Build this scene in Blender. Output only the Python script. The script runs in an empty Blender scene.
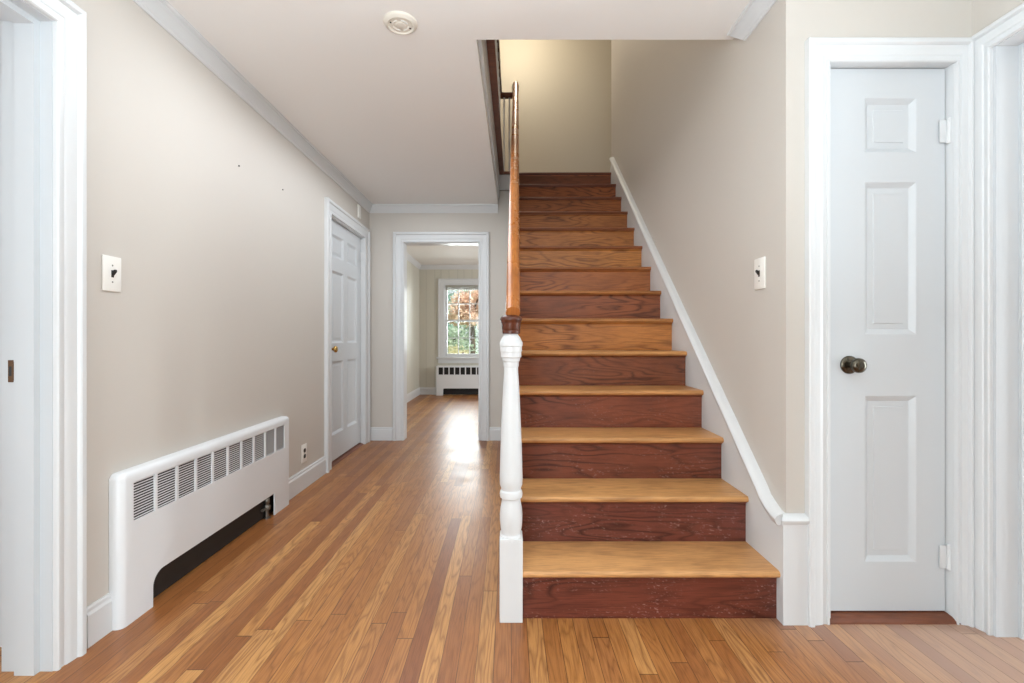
import bpy, bmesh, math, random
from mathutils import Vector, Matrix
C = bpy.context.scene.collection
SC = bpy.context.scene
PI = math.pi

# ------------------------------------------------------------ camera, world, lights, exposure
F, CXP, CYP, H = 470.0, 509.0, 338.5, 1.05
cd = bpy.data.cameras.new('camera')
cd.sensor_width = 36.0
cd.sensor_fit = 'HORIZONTAL'
cd.lens = F / 1024 * 36
cd.shift_x = (512 - CXP) / 1024
cd.shift_y = -(341.5 - CYP) / 1024
cd.clip_start = 0.02
cam = bpy.data.objects.new('camera', cd)
cam.location = (0, 0, H)
cam.rotation_euler = (PI / 2, 0, 0)
C.objects.link(cam)
SC.camera = cam

w = bpy.data.worlds.new('world')
SC.world = w
w.use_nodes = True
bgn = w.node_tree.nodes['Background']
bgn.inputs[0].default_value = (0.90, 0.96, 1.0, 1)
bgn.inputs[1].default_value = 0.6

SC.view_settings.view_transform = 'Standard'
SC.view_settings.look = 'None'
SC.view_settings.gamma = 1
SC.view_settings.use_curve_mapping = False
SC.view_settings.exposure = 0.65


def area(name, loc, rot, sx, sy, power, col):
    l = bpy.data.lights.new(name, 'AREA')
    l.shape = 'RECTANGLE'
    l.size, l.size_y, l.energy, l.color = sx, sy, power, col
    o = bpy.data.objects.new(name, l)
    o.location, o.rotation_euler = loc, rot
    C.objects.link(o)
    return o


def point(name, loc, power, r, col):
    l = bpy.data.lights.new(name, 'POINT')
    l.energy, l.shadow_soft_size, l.color = power, r, col
    o = bpy.data.objects.new(name, l)
    o.location = loc
    C.objects.link(o)
    return o


# fill lamps added for brightness, with the entry lamp, far window and upstairs lamp
area('entry_front_fill', (-0.80, -1.45, 1.05), (math.radians(90), 0, 0), 1.1, 1.8, 36, (0.84, 0.94, 1.0))  # added fill behind the camera, in front of the unseen entry wall
area('left_doorway_fill', (-4.3, 1.05, 1.10), (PI / 2, 0, -PI / 2), 0.9, 1.9, 24, (0.84, 0.94, 1.0))  # added fill through the left doorway to lift the stair wall
area('right_doorway_fill', (4.2, 1.02, 1.05), (PI / 2, 0, PI / 2), 0.6, 1.9, 44, (0.84, 0.94, 1.0))  # added fill through the right doorway for the left wall and radiator
point('entry_ceiling_lamp', (-0.1, -0.35, 2.14), 2.5, 0.12, (0.95, 0.95, 1.0))
area('ceiling_bounce_fill', (0.25, -0.05, 1.15), (PI, 0, 0), 1.0, 1.0, 34, (0.79, 0.92, 1.0))  # added upward fill imitating flash bounced off the ceiling
area('hall_fill', (-0.72, 3.0, 2.38), (0, 0, 0), 0.7, 2.6, 16, (0.88, 0.94, 1.0))  # added soft fill under the hall ceiling, no fixture there
area('far_room_side_fill', (2.45, 7.0, 1.45), (PI / 2, 0, PI / 2), 1.6, 1.3, 38, (0.93, 0.97, 1.0))  # added fill from the right; no window is built on that side
area('far_window_daylight', (-0.95, 10.3, 1.75), (math.radians(-84), 0, 0), 2.4, 1.8, 170, (0.92, 0.97, 1.0))
point('upstairs_lamp', (0.10, 5.35, 4.75), 17, 0.14, (1.0, 0.90, 0.72))
point('upstairs_fill', (-1.5, 3.3, 4.85), 16, 0.14, (1.0, 0.92, 0.80))  # second upstairs fill, added to brighten the stair wall
sl = bpy.data.lights.new('sun', 'SUN')
sl.energy, sl.angle, sl.color = 6.0, 0.03, (1.0, 0.96, 0.88)
so = bpy.data.objects.new('sun', sl)
so.rotation_euler = (math.radians(14), math.radians(34), 0)
C.objects.link(so)


# ------------------------------------------------------------ helpers
def SK(a, y):
    """The stair runs 0.8 degrees off the hall's axis."""
    return a + 0.01383 * y


def lin(c):
    return tuple((x / 12.92 if x <= 0.04045 else ((x + 0.055) / 1.055) ** 2.4) for x in c)


def rgb(r, g, b):
    return lin((r / 255, g / 255, b / 255)) + (1.0,)


def tag(o, label=None, cat=None, group=None, kind=None):
    if label: o['label'] = label
    if cat: o['category'] = cat
    if group: o['group'] = group
    if kind: o['kind'] = kind
    return o


def empty(name, loc=(0, 0, 0), rz=0):
    o = bpy.data.objects.new(name, None)
    o.empty_display_size = 0.1
    o.location = loc
    o.rotation_euler = (0, 0, rz)
    C.objects.link(o)
    return o


class MB:
    def __init__(self):
        self.bm = bmesh.new()

    def face(self, vs):
        try:
            return self.bm.faces.new(vs)
        except ValueError:
            return None

    def box(self, x0, x1, y0, y1, z0, z1, bevel=0.0, seg=2, sk=False):
        r = bmesh.ops.create_cube(self.bm, size=1)
        vs = r['verts']
        for v in vs:
            v.co = Vector((x0 + (v.co.x + .5) * (x1 - x0), y0 + (v.co.y + .5) * (y1 - y0), z0 + (v.co.z + .5) * (z1 - z0)))
        if sk:
            for v in vs: v.co.x = SK(v.co.x, v.co.y)
        if bevel:
            es = set()
            for v in vs: es.update(v.link_edges)
            bmesh.ops.bevel(self.bm, geom=list(es), offset=bevel, segments=seg, profile=.5, affect='EDGES')
        return self

    def sweep(self, pts, frames, prof, closed_prof=True, caps=True):
        """prof ring (a, b) placed at pts[i] + U*a + V*b."""
        rings = []
        for p, (u, v) in zip(pts, frames):
            p, u, v = Vector(p), Vector(u), Vector(v)
            rings.append([self.bm.verts.new(p + u * a + v * b) for a, b in prof])
        n = len(prof)
        for r0, r1 in zip(rings, rings[1:]):
            for i in range(n if closed_prof else n - 1):
                j = (i + 1) % n
                self.face((r0[i], r0[j], r1[j], r1[i]))
        if caps:
            self.face(rings[0][::-1])
            self.face(rings[-1])
        return self

    def lathe(self, prof, c=(0, 0, 0), seg=32, axis='Z'):
        """prof: list of (r, h)."""
        rings = []
        for r, h in prof:
            ring = []
            for k in range(seg):
                t = 2 * PI * k / seg
                a, b = r * math.cos(t), r * math.sin(t)
                if axis == 'Z': q = (a, b, h)
                elif axis == 'Y': q = (a, -h, b)      # h grows towards -Y
                else: q = (h, a, b)
                ring.append(self.bm.verts.new(Vector(c) + Vector(q)))
            rings.append(ring)
        for r0, r1 in zip(rings, rings[1:]):
            for k in range(seg):
                self.face((r0[k], r0[(k + 1) % seg], r1[(k + 1) % seg], r1[k]))
        self.face(rings[0][::-1])
        self.face(rings[-1])
        return self

    def prism(self, poly, x0, x1, sk=False):
        """poly of (y, z) extruded along x."""
        f = lambda x, y: SK(x, y) if sk else x
        A = [self.bm.verts.new((f(x0, y), y, z)) for y, z in poly]
        B = [self.bm.verts.new((f(x1, y), y, z)) for y, z in poly]
        n = len(poly)
        for i in range(n):
            self.face((A[i], A[(i + 1) % n], B[(i + 1) % n], B[i]))
        self.face(A[::-1])
        self.face(B)
        return self

    def tube(self, pts, r, seg=12):
        pts = [Vector(p) for p in pts]
        fr = []
        for i, p in enumerate(pts):
            d = (pts[min(i + 1, len(pts) - 1)] - pts[max(i - 1, 0)]).normalized()
            up = Vector((0, 0, 1)) if abs(d.z) < .95 else Vector((1, 0, 0))
            u = d.cross(up).normalized()
            fr.append((u, u.cross(d)))
        prof = [(r * math.cos(2 * PI * k / seg), r * math.sin(2 * PI * k / seg)) for k in range(seg)]
        return self.sweep(pts, fr, prof)

    def build(self, name, mat, parent=None, smooth=None):
        bm = self.bm
        bmesh.ops.recalc_face_normals(bm, faces=bm.faces[:])
        if smooth is not None:
            for f in bm.faces: f.smooth = True
            for e in bm.edges:
                if len(e.link_faces) == 2 and e.calc_face_angle(0) > math.radians(smooth):
                    e.smooth = False
        me = bpy.data.meshes.new(name)
        bm.to_mesh(me)
        bm.free()
        me.materials.append(mat)
        o = bpy.data.objects.new(name, me)
        C.objects.link(o)
        if parent: o.parent = parent
        return o


def copy_tree(o, parent=None):
    c = o.copy()
    C.objects.link(c)
    if parent: c.parent = parent
    for ch in list(o.children): copy_tree(ch, c)
    return c


def cut(o, cutters, solver='EXACT'):
    """Boolean difference, baked into the mesh at once."""
    for c in cutters:
        m = o.modifiers.new('cut', 'BOOLEAN')
        m.operation, m.solver, m.object = 'DIFFERENCE', solver, c
    bpy.context.view_layer.update()
    dg = bpy.context.evaluated_depsgraph_get()
    me = bpy.data.meshes.new_from_object(o.evaluated_get(dg))
    o.modifiers.clear()
    o.data = me
    for c in cutters: bpy.data.objects.remove(c)
    return o


# ------------------------------------------------------------ materials
def new_mat(name):
    m = bpy.data.materials.new(name)
    m.use_nodes = True
    nt = m.node_tree
    return m, nt, nt.nodes['Principled BSDF']


def N(nt, t, **kw):
    n = nt.nodes.new(t)
    for k, v in kw.items():
        if k == 'op': n.operation = v
        else: setattr(n, k, v)
    return n


def math_n(nt, op, a, b=None, c=None):
    n = nt.nodes.new('ShaderNodeMath')
    n.operation = op
    for i, x in enumerate((a, b, c)):
        if x is None: continue
        if isinstance(x, (int, float)): n.inputs[i].default_value = x
        else: nt.links.new(x, n.inputs[i])
    return n.outputs[0]


def mixc(nt, fac, a, b, mode='MIX'):
    n = nt.nodes.new('ShaderNodeMix')
    n.data_type = 'RGBA'
    n.blend_type = mode
    for s, x in ((n.inputs[0], fac), (n.inputs[6], a), (n.inputs[7], b)):
        if isinstance(x, (int, float)): s.default_value = x
        elif isinstance(x, tuple): s.default_value = x
        else: nt.links.new(x, s)
    return n.outputs[2]


def ramp(nt, fac, stops):
    n = nt.nodes.new('ShaderNodeValToRGB')
    e = n.color_ramp.elements
    while len(e) < len(stops): e.new(.5)
    for el, (p, c) in zip(e, stops):
        el.position = p
        el.color = c if len(c) == 4 else tuple(c) + (1,)
    nt.links.new(fac, n.inputs[0])
    return n.outputs[0]


def xyz(nt, src='Object'):
    tc = nt.nodes.new('ShaderNodeTexCoord')
    s = nt.nodes.new('ShaderNodeSeparateXYZ')
    nt.links.new(tc.outputs[src], s.inputs[0])
    return tc.outputs[src], s.outputs[0], s.outputs[1], s.outputs[2]


def comb(nt, x, y, z):
    n = nt.nodes.new('ShaderNodeCombineXYZ')
    for i, v in enumerate((x, y, z)):
        if isinstance(v, (int, float)): n.inputs[i].default_value = v
        else: nt.links.new(v, n.inputs[i])
    return n.outputs[0]


def noise(nt, vec, scale=1, detail=2, rough=.5, dist=0):
    n = nt.nodes.new('ShaderNodeTexNoise')
    n.inputs['Scale'].default_value = scale
    n.inputs['Detail'].default_value = detail
    n.inputs['Roughness'].default_value = rough
    n.inputs['Distortion'].default_value = dist
    nt.links.new(vec, n.inputs['Vector'])
    return n.outputs['Fac']


def bump(nt, bs, h, strength=.1, dist=.002):
    b = nt.nodes.new('ShaderNodeBump')
    b.inputs['Strength'].default_value = strength
    b.inputs['Distance'].default_value = dist
    nt.links.new(h, b.inputs['Height'])
    nt.links.new(b.outputs[0], bs.inputs['Normal'])


def paint(name, col, rough=.5, var=.03, bumps=.05, bscale=180, spec=.5):
    m, nt, bs = new_mat(name)
    v, x, y, z = xyz(nt)
    f = noise(nt, v, 1.7, 3)
    c2 = tuple(max(0, k * (1 - 2.2 * var)) for k in col[:3]) + (1,)
    c = mixc(nt, f, col, c2)
    nt.links.new(c, bs.inputs['Base Color'])
    bs.inputs['Roughness'].default_value = rough
    bs.inputs['Specular IOR Level'].default_value = spec
    bump(nt, bs, noise(nt, v, bscale, 2), bumps, .0015)
    return m


def metal(name, col, rough=.3):
    m, nt, bs = new_mat(name)
    v, x, y, z = xyz(nt)
    c = mixc(nt, noise(nt, v, 60, 3), col, tuple(k * .75 for k in col[:3]) + (1,))
    nt.links.new(c, bs.inputs['Base Color'])
    bs.inputs['Metallic'].default_value = 1
    bs.inputs['Roughness'].default_value = rough
    return m


def oak_grain(nt, along, across, seed, ring=11.0, sa=1.3, sc=8.0):
    """contours of a stretched noise (cathedral rings) and fine pores; both 0..1."""
    v = comb(nt, math_n(nt, 'MULTIPLY', along, sa), math_n(nt, 'MULTIPLY', across, sc), seed)
    n1 = noise(nt, v, 1, 2.5, .45)
    rings = math_n(nt, 'PINGPONG', math_n(nt, 'MULTIPLY', n1, ring), .5)
    rings = math_n(nt, 'MULTIPLY', rings, 2)
    v2 = comb(nt, math_n(nt, 'MULTIPLY', along, 9), math_n(nt, 'MULTIPLY', across, 260), seed)
    pores = noise(nt, v2, 1, 3, .6)
    return rings, pores


def stair_wood(name, across_axis, rough, use_color, light=None, dark=None, gk=.5, scuff=0.0, ring=12.0):
    m, nt, bs = new_mat(name)
    v, x, y, z = xyz(nt)
    oi = nt.nodes.new('ShaderNodeObjectInfo')
    seed = math_n(nt, 'MULTIPLY', oi.outputs['Random'], 37)
    if across_axis == 'rail':
        x, ac = math_n(nt, 'ADD', y, z), x
    elif across_axis == 'z': ac = z
    elif across_axis == 'yz': ac = math_n(nt, 'ADD', y, z)
    else: ac = y
    xs = math_n(nt, 'ADD', x, seed)
    rings, pores = oak_grain(nt, xs, ac, seed, ring)
    base = oi.outputs['Color'] if use_color else light
    dk = mixc(nt, 1.0, base, (.27, .21, .17, 1), 'MULTIPLY') if use_color else dark
    g = ramp(nt, rings, [(0.0, (1, 1, 1)), (.2, (.6, .6, .6)), (.5, (0.1, .1, .1)), (1, (0, 0, 0))])
    area_ = ramp(nt, noise(nt, comb(nt, math_n(nt, 'MULTIPLY', xs, 2.5), math_n(nt, 'MULTIPLY', ac, 6), 3.3), 1, 2), [(.35, (.25, .25, .25)), (.65, (1, 1, 1))])
    g = math_n(nt, 'MULTIPLY', math_n(nt, 'MULTIPLY', g, area_), gk)
    c = mixc(nt, g, base, dk)
    p = ramp(nt, pores, [(.36, (1, 1, 1)), (.50, (0, 0, 0))])
    c = mixc(nt, math_n(nt, 'MULTIPLY', p, .42), c, dk)
    big = noise(nt, comb(nt, math_n(nt, 'MULTIPLY', xs, 2.2), math_n(nt, 'MULTIPLY', ac, 5), seed), 1, 5, .65)
    c = mixc(nt, math_n(nt, 'MULTIPLY', ramp(nt, big, [(.42, (0, 0, 0)), (.66, (1, 1, 1))]), .4), c, dk)
    if scuff:   # pale scuffs from shoes, most of them low on the flight
        sv = comb(nt, math_n(nt, 'ADD', math_n(nt, 'MULTIPLY', xs, 60), math_n(nt, 'MULTIPLY', ac, 40)), math_n(nt, 'MULTIPLY', ac, 110), seed)
        sx = ramp(nt, noise(nt, sv, 1, 4, .7), [(.57, (0, 0, 0)), (.68, (1, 1, 1))])
        lw = ramp(nt, noise(nt, comb(nt, math_n(nt, 'MULTIPLY', xs, 4), math_n(nt, 'MULTIPLY', ac, 9), 8), 1, 3), [(.42, (0, 0, 0)), (.62, (1, 1, 1))])
        lo_ = ramp(nt, z, [(.25, (1, 1, 1)), (.95, (.12, .12, .12))])
        k = math_n(nt, 'MULTIPLY', math_n(nt, 'MULTIPLY', sx, lw), math_n(nt, 'MULTIPLY', lo_, scuff))
        c = mixc(nt, k, c, rgb(186, 158, 148))
    nt.links.new(c, bs.inputs['Base Color'])
    rr = ramp(nt, big, [(.3, (rough,) * 3), (.8, (rough + .14,) * 3)])
    nt.links.new(rr, bs.inputs['Roughness'])
    bump(nt, bs, pores, .08, .001)
    return m


def floor_mat(name, width=.0572, tone=1.0):
    m, nt, bs = new_mat(name)
    v, x, y, z = xyz(nt)
    xw = math_n(nt, 'DIVIDE', math_n(nt, 'ADD', x, 20.012), width)
    row = math_n(nt, 'FLOOR', xw)
    fx = math_n(nt, 'FRACT', xw)
    wn = nt.nodes.new('ShaderNodeTexWhiteNoise'); wn.noise_dimensions = '1D'
    nt.links.new(row, wn.inputs['W'])
    yl = math_n(nt, 'ADD', math_n(nt, 'DIVIDE', math_n(nt, 'ADD', y, 20), 1.7), math_n(nt, 'MULTIPLY', wn.outputs['Value'], 13.7))
    col = math_n(nt, 'FLOOR', yl)
    fy = math_n(nt, 'FRACT', yl)
    wn2 = nt.nodes.new('ShaderNodeTexWhiteNoise'); wn2.noise_dimensions = '2D'
    nt.links.new(comb(nt, row, col, 0), wn2.inputs['Vector'])
    idv = wn2.outputs['Value']
    sp = nt.nodes.new('ShaderNodeSeparateColor')
    nt.links.new(wn2.outputs['Color'], sp.inputs[0])
    base = ramp(nt, idv, [(0, rgb(138, 84, 44)), (.2, rgb(157, 100, 51)), (.5, rgb(174, 116, 60)), (.8, rgb(188, 130, 70)), (1, rgb(208, 156, 94))])
    base = mixc(nt, math_n(nt, 'MULTIPLY', sp.outputs[1], .35), base, rgb(142, 84, 54))
    seed = math_n(nt, 'MULTIPLY', idv, 91)
    rings, pores = oak_grain(nt, math_n(nt, 'ADD', y, seed), x, seed, 13, 1.5, 13)
    dk = mixc(nt, 1.0, base, (.42, .33, .28, 1), 'MULTIPLY')
    g = ramp(nt, rings, [(0, (1, 1, 1)), (.25, (.5, .5, .5)), (.6, (.08, .08, .08)), (1, (0, 0, 0))])
    c = mixc(nt, math_n(nt, 'MULTIPLY', g, math_n(nt, 'MULTIPLY_ADD', sp.outputs[0], .6, .15)), base, dk)
    p = ramp(nt, pores, [(.34, (1, 1, 1)), (.55, (0, 0, 0))])
    c = mixc(nt, math_n(nt, 'MULTIPLY', p, .45), c, dk)
    # closet door's pale reflection painted into the floor colour, stronger towards the right
    glare_x = math_n(nt, 'ADD', math_n(nt, 'MULTIPLY', noise(nt, v, 1.3, 4), .9), math_n(nt, 'SUBTRACT', x, 1.32))
    door_glare = ramp(nt, glare_x, [(0, (0, 0, 0)), (.6, (1, 1, 1))])
    c = mixc(nt, math_n(nt, 'MULTIPLY', door_glare, .9), c, mixc(nt, .75, c, rgb(184, 158, 144)))
    # seams
    e1 = math_n(nt, 'LESS_THAN', math_n(nt, 'MINIMUM', fx, math_n(nt, 'SUBTRACT', 1.0, fx)), .019)
    e2 = math_n(nt, 'LESS_THAN', math_n(nt, 'MINIMUM', fy, math_n(nt, 'SUBTRACT', 1.0, fy)), .0012)
    e = math_n(nt, 'MAXIMUM', e1, e2)
    c = mixc(nt, math_n(nt, 'MULTIPLY', e, math_n(nt, 'MULTIPLY_ADD', sp.outputs[2], .45, .4)), c, rgb(58, 32, 20))
    if tone != 1.0: c = mixc(nt, 1.0, c, (tone,) * 3 + (1,), 'MULTIPLY')
    nt.links.new(c, bs.inputs['Base Color'])
    bs.inputs['Specular IOR Level'].default_value = .5
    rr = ramp(nt, noise(nt, v, 3.5, 4), [(.3, (.33,) * 3), (.7, (.41,) * 3)])
    nt.links.new(rr, bs.inputs['Roughness'])
    hh = math_n(nt, 'SUBTRACT', math_n(nt, 'ADD', math_n(nt, 'MULTIPLY', pores, .25), math_n(nt, 'MULTIPLY', idv, .3)), e)
    bump(nt, bs, hh, .12, .002)
    return m


def panel_wall_mat(name, col):
    m, nt, bs = new_mat(name)
    v, x, y, z = xyz(nt)
    s = math_n(nt, 'ADD', x, y)
    wv = math_n(nt, 'FRACT', math_n(nt, 'DIVIDE', math_n(nt, 'ADD', s, 30), .43))
    d = None
    for k in (.0, .27, .62):
        t = math_n(nt, 'ABSOLUTE', math_n(nt, 'SUBTRACT', wv, k + .02))
        d = t if d is None else math_n(nt, 'MINIMUM', d, t)
    g = math_n(nt, 'LESS_THAN', d, .012)
    nt.links.new(mixc(nt, math_n(nt, 'MULTIPLY', g, .3), col, tuple(k * .45 for k in col[:3]) + (1,)), bs.inputs['Base Color'])
    bs.inputs['Roughness'].default_value = .45
    bump(nt, bs, math_n(nt, 'SUBTRACT', 1.0, g), .6, .004)
    return m


def glass_mat():
    m = bpy.data.materials.new('window_glass')
    m.use_nodes = True
    nt = m.node_tree
    nt.nodes.clear()
    out = N(nt, 'ShaderNodeOutputMaterial')
    tr = N(nt, 'ShaderNodeBsdfTransparent')
    tr.inputs[0].default_value = (.96, .98, .97, 1)
    gl = N(nt, 'ShaderNodeBsdfGlossy')
    gl.inputs['Roughness'].default_value = .02
    fr = N(nt, 'ShaderNodeFresnel')
    fr.inputs[0].default_value = 1.45
    mx = N(nt, 'ShaderNodeMixShader')
    nt.links.new(fr.outputs[0], mx.inputs[0])
    nt.links.new(tr.outputs[0], mx.inputs[1])
    nt.links.new(gl.outputs[0], mx.inputs[2])
    nt.links.new(mx.outputs[0], out.inputs[0])
    return m


def leaf_mat(name, a, b):
    m, nt, bs = new_mat(name)
    v, x, y, z = xyz(nt)
    f = noise(nt, v, 5, 3)
    col = ramp(nt, f, [(.35, a), (.65, b)])
    nt.links.new(col, bs.inputs['Base Color'])
    bs.inputs['Roughness'].default_value = .6
    tl = N(nt, 'ShaderNodeBsdfTranslucent')
    nt.links.new(col, tl.inputs[0])
    mx = N(nt, 'ShaderNodeMixShader')
    mx.inputs[0].default_value = .5
    nt.links.new(bs.outputs[0], mx.inputs[1])
    nt.links.new(tl.outputs[0], mx.inputs[2])
    nt.links.new(mx.outputs[0], nt.nodes['Material Output'].inputs[0])
    return m


M = {}
M['wall'] = paint('wall_paint', rgb(204, 198, 190), .55, .012, .06)
M['white'] = paint('white_trim_paint', rgb(216, 218, 219), .34, .006, .012, 25)
M['door'] = paint('white_door_paint', rgb(204, 208, 211), .34, .010, .04, 90)
M['ceiling'] = paint('ceiling_paint', rgb(238, 236, 233), .7, .008, .05)
M['enamel'] = paint('radiator_enamel', rgb(224, 226, 228), .3, .006, .01)
M['plastic'] = paint('white_plastic', rgb(238, 236, 230), .3, .004, 0)
M['blind'] = paint('grey_beige_blind', rgb(172, 168, 156), .5, .02, 0)
M['cream'] = paint('cream_plastic', rgb(226, 220, 208), .4, .01, 0)
M['black'] = paint('black_plastic', rgb(22, 20, 19), .35, .05, 0)
M['dark_cavity'] = paint('dark_cavity_metal', rgb(40, 37, 35), .6, .1, .05)
M['steel'] = metal('dull_pipe_metal', rgb(150, 148, 142), .4)
M['bronze'] = metal('dark_bronze', rgb(98, 92, 81), .24)
M['brass'] = metal('brass', rgb(206, 168, 100), .2)
M['oldbrass'] = metal('tarnished_brass', rgb(112, 84, 62), .4)
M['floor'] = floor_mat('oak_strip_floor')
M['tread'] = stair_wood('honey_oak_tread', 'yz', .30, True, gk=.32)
M['riser'] = stair_wood('stained_oak_riser', 'z', .32, True, gk=1.0, scuff=.6, ring=14.0)
M['rail'] = stair_wood('varnished_rail_wood', 'rail', .22, False, rgb(190, 118, 58), rgb(128, 70, 34))
M['darkwood'] = stair_wood('dark_mahogany', 'yz', .22, False, rgb(92, 46, 28), rgb(54, 24, 16))
M['redwood'] = stair_wood('red_brown_wood', 'yz', .35, False, rgb(124, 70, 44), rgb(72, 38, 26))
M['panel'] = panel_wall_mat('painted_board_wall', rgb(206, 203, 190))
M['tan'] = paint('upper_hall_paint', rgb(206, 198, 182), .6, .012, .05)
M['glass'] = glass_mat()
M['lawn'] = paint('lawn_grass', rgb(120, 136, 84), .9, .2, .2, 30)
M['bark'] = paint('bark', rgb(92, 78, 66), .9, .2, .4, 20)

# ------------------------------------------------------------ setting
XL, YB, CEIL, UP = -1.44, 4.848, 2.425, 2.758      # left wall, back wall, ceiling, upper floor
YD, XR = 1.738, 1.712                               # closet wall, right side wall
AW, AS = 1.0, 0.98                                  # stair wall and its skirting face (skewed)


def struct(o, label, cat):
    return tag(o, label, cat, kind='structure')


def wall_x(mb, x0, x1, y0, y1, z0, z1, holes=()):
    """wall whose length is along Y; holes (ya, yb, za, zb)."""
    ys = sorted({y0, y1, *[h[0] for h in holes], *[h[1] for h in holes]})
    zs = sorted({z0, z1, *[h[2] for h in holes], *[h[3] for h in holes]})
    grid_wall(mb, ys, zs, holes, lambda s, t: [(x0, s, t), (x1, s, t)])


def wall_y(mb, x0, x1, y0, y1, z0, z1, holes=()):
    xs = sorted({x0, x1, *[h[0] for h in holes], *[h[1] for h in holes]})
    zs = sorted({z0, z1, *[h[2] for h in holes], *[h[3] for h in holes]})
    grid_wall(mb, xs, zs, holes, lambda s, t: [(s, y0, t), (s, y1, t)])


def grid_wall(mb, ss, ts, holes, f):
    solid = lambda i, j: 0 <= i < len(ss) - 1 and 0 <= j < len(ts) - 1 and not any(
        h[0] <= (ss[i] + ss[i + 1]) / 2 <= h[1] and h[2] <= (ts[j] + ts[j + 1]) / 2 <= h[3] for h in holes)
    V = {}
    for s in ss:
        for t in ts:
            V[s, t] = [mb.bm.verts.new(q) for q in f(s, t)]
    for i in range(len(ss) - 1):
        for j in range(len(ts) - 1):
            if not solid(i, j): continue
            q = [(ss[i], ts[j]), (ss[i + 1], ts[j]), (ss[i + 1], ts[j + 1]), (ss[i], ts[j + 1])]
            mb.face([V[k][0] for k in q])
            mb.face([V[k][1] for k in q][::-1])
            for (a, b, ni, nj) in ((q[0], q[1], i, j - 1), (q[1], q[2], i + 1, j), (q[2], q[3], i, j + 1), (q[3], q[0], i - 1, j)):
                if not solid(ni, nj): mb.face((V[a][0], V[b][0], V[b][1], V[a][1]))
    bmesh.ops.delete(mb.bm, geom=[v for v in mb.bm.verts if not v.link_faces], context='VERTS')


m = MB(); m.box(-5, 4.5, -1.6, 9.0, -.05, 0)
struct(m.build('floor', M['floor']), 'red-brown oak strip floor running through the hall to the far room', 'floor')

DL = (0.62, 1.494, 0, 2.062)          # open doorway in the left wall
DC = (3.775, 4.672, 0, 2.055)         # closed door in the left wall
m = MB(); wall_x(m, XL - .15, XL, -1.6, YB + .12, 0, CEIL + .05, (DL, DC))
struct(m.build('wall_left', M['wall']), 'warm grey hall wall on the left with radiator and switch', 'wall')
DB = (-1.088, -.309, 0, 2.04)         # doorway in the back wall
m = MB(); wall_y(m, XL - .15, SK(-.045, YB), YB, YB + .13, 0, CEIL + .15, (DB,))
struct(m.build('wall_back', M['wall']), 'grey end wall of the hall around the cased opening', 'wall')
m = MB(); m.prism([(YD + .1, 0), (4.90, 0), (4.90, 5.2), (YD + .1, 5.2)], AW, AW + .1, sk=True)
struct(m.build('wall_stair_right', M['wall']), 'tall grey wall rising along the right of the stairs', 'wall')
DK = (1.181, 1.652, 0, 2.076)         # closet door
m = MB(); wall_y(m, SK(AW, YD), XR + .1, YD, YD + .1, 0, CEIL + .05, (DK,))
struct(m.build('wall_closet', M['wall']), 'grey wall strip beside and above the narrow white closet door', 'wall')
DR = (.72, 1.664, 0, 2.090)
m = MB(); wall_x(m, XR, XR + .15, -1.6, YD, 0, CEIL + .05, (DR,))
struct(m.build('wall_right', M['wall']), 'grey wall at the far right above the cased doorway', 'wall')
m = MB(); wall_y(m, XL - .15, XR + .15, -1.72, -1.6, 0, CEIL + .05, ((-1.35, -.25, 0, 2.1),))  # unseen wall; its opening is placed to suit the front fill
struct(m.build('wall_front', M['wall']), 'grey entry wall around an added opening behind the viewer', 'wall')
m = MB(); wall_y(m, -4.6, XL - .15, 1.60, 1.72, 0, CEIL + .05)
struct(m.build('wall_side_room', M['door']), 'pale wall of the side room glimpsed through the left doorway', 'wall')

m = MB(); wall_x(m, 4.5, 4.62, -1.6, 2.9, 0, CEIL + .05, ((.2, 1.9, .7, 2.15),))
struct(m.build('wall_right_room_far', M['wall']), 'wall with a window opening in the room through the right doorway', 'wall')
m = MB(); wall_y(m, XR + .15, 4.5, 2.9, 3.02, 0, CEIL + .05)
struct(m.build('wall_right_room_back', M['wall']), 'back wall of the room through the right doorway', 'wall')
m = MB(); wall_x(m, -5.0, -4.88, -1.6, 1.60, 0, CEIL + .05, ((-.1, 1.5, .7, 2.15),))
struct(m.build('wall_side_room_far', M['wall']), 'wall with a window opening in the room through the left doorway', 'wall')

# ceiling over the hall; the well of the stairs is left open
m = MB()
m.box(-5, 4.5, -1.6, 2.16, CEIL, UP - .03)
m.prism([(2.16, CEIL), (YB + .0, CEIL), (YB + .0, UP - .03), (2.16, UP - .03)], -5, -.18, sk=False)
for v in m.bm.verts:
    if abs(v.co.x + .18) < 1e-4: v.co.x = SK(-.18, v.co.y)
struct(m.build('ceiling', M['ceiling']), 'flat off-white hall ceiling ending at the open stairwell', 'ceiling')
m = MB(); m.box(SK(-.18, 0), SK(AW, 1.9), .0, 2.158, CEIL - .003, CEIL)
struct(m.build('trim_1', M['ceiling']), 'slightly lower ceiling strip in front of the stairwell', 'ceiling strip')

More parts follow.
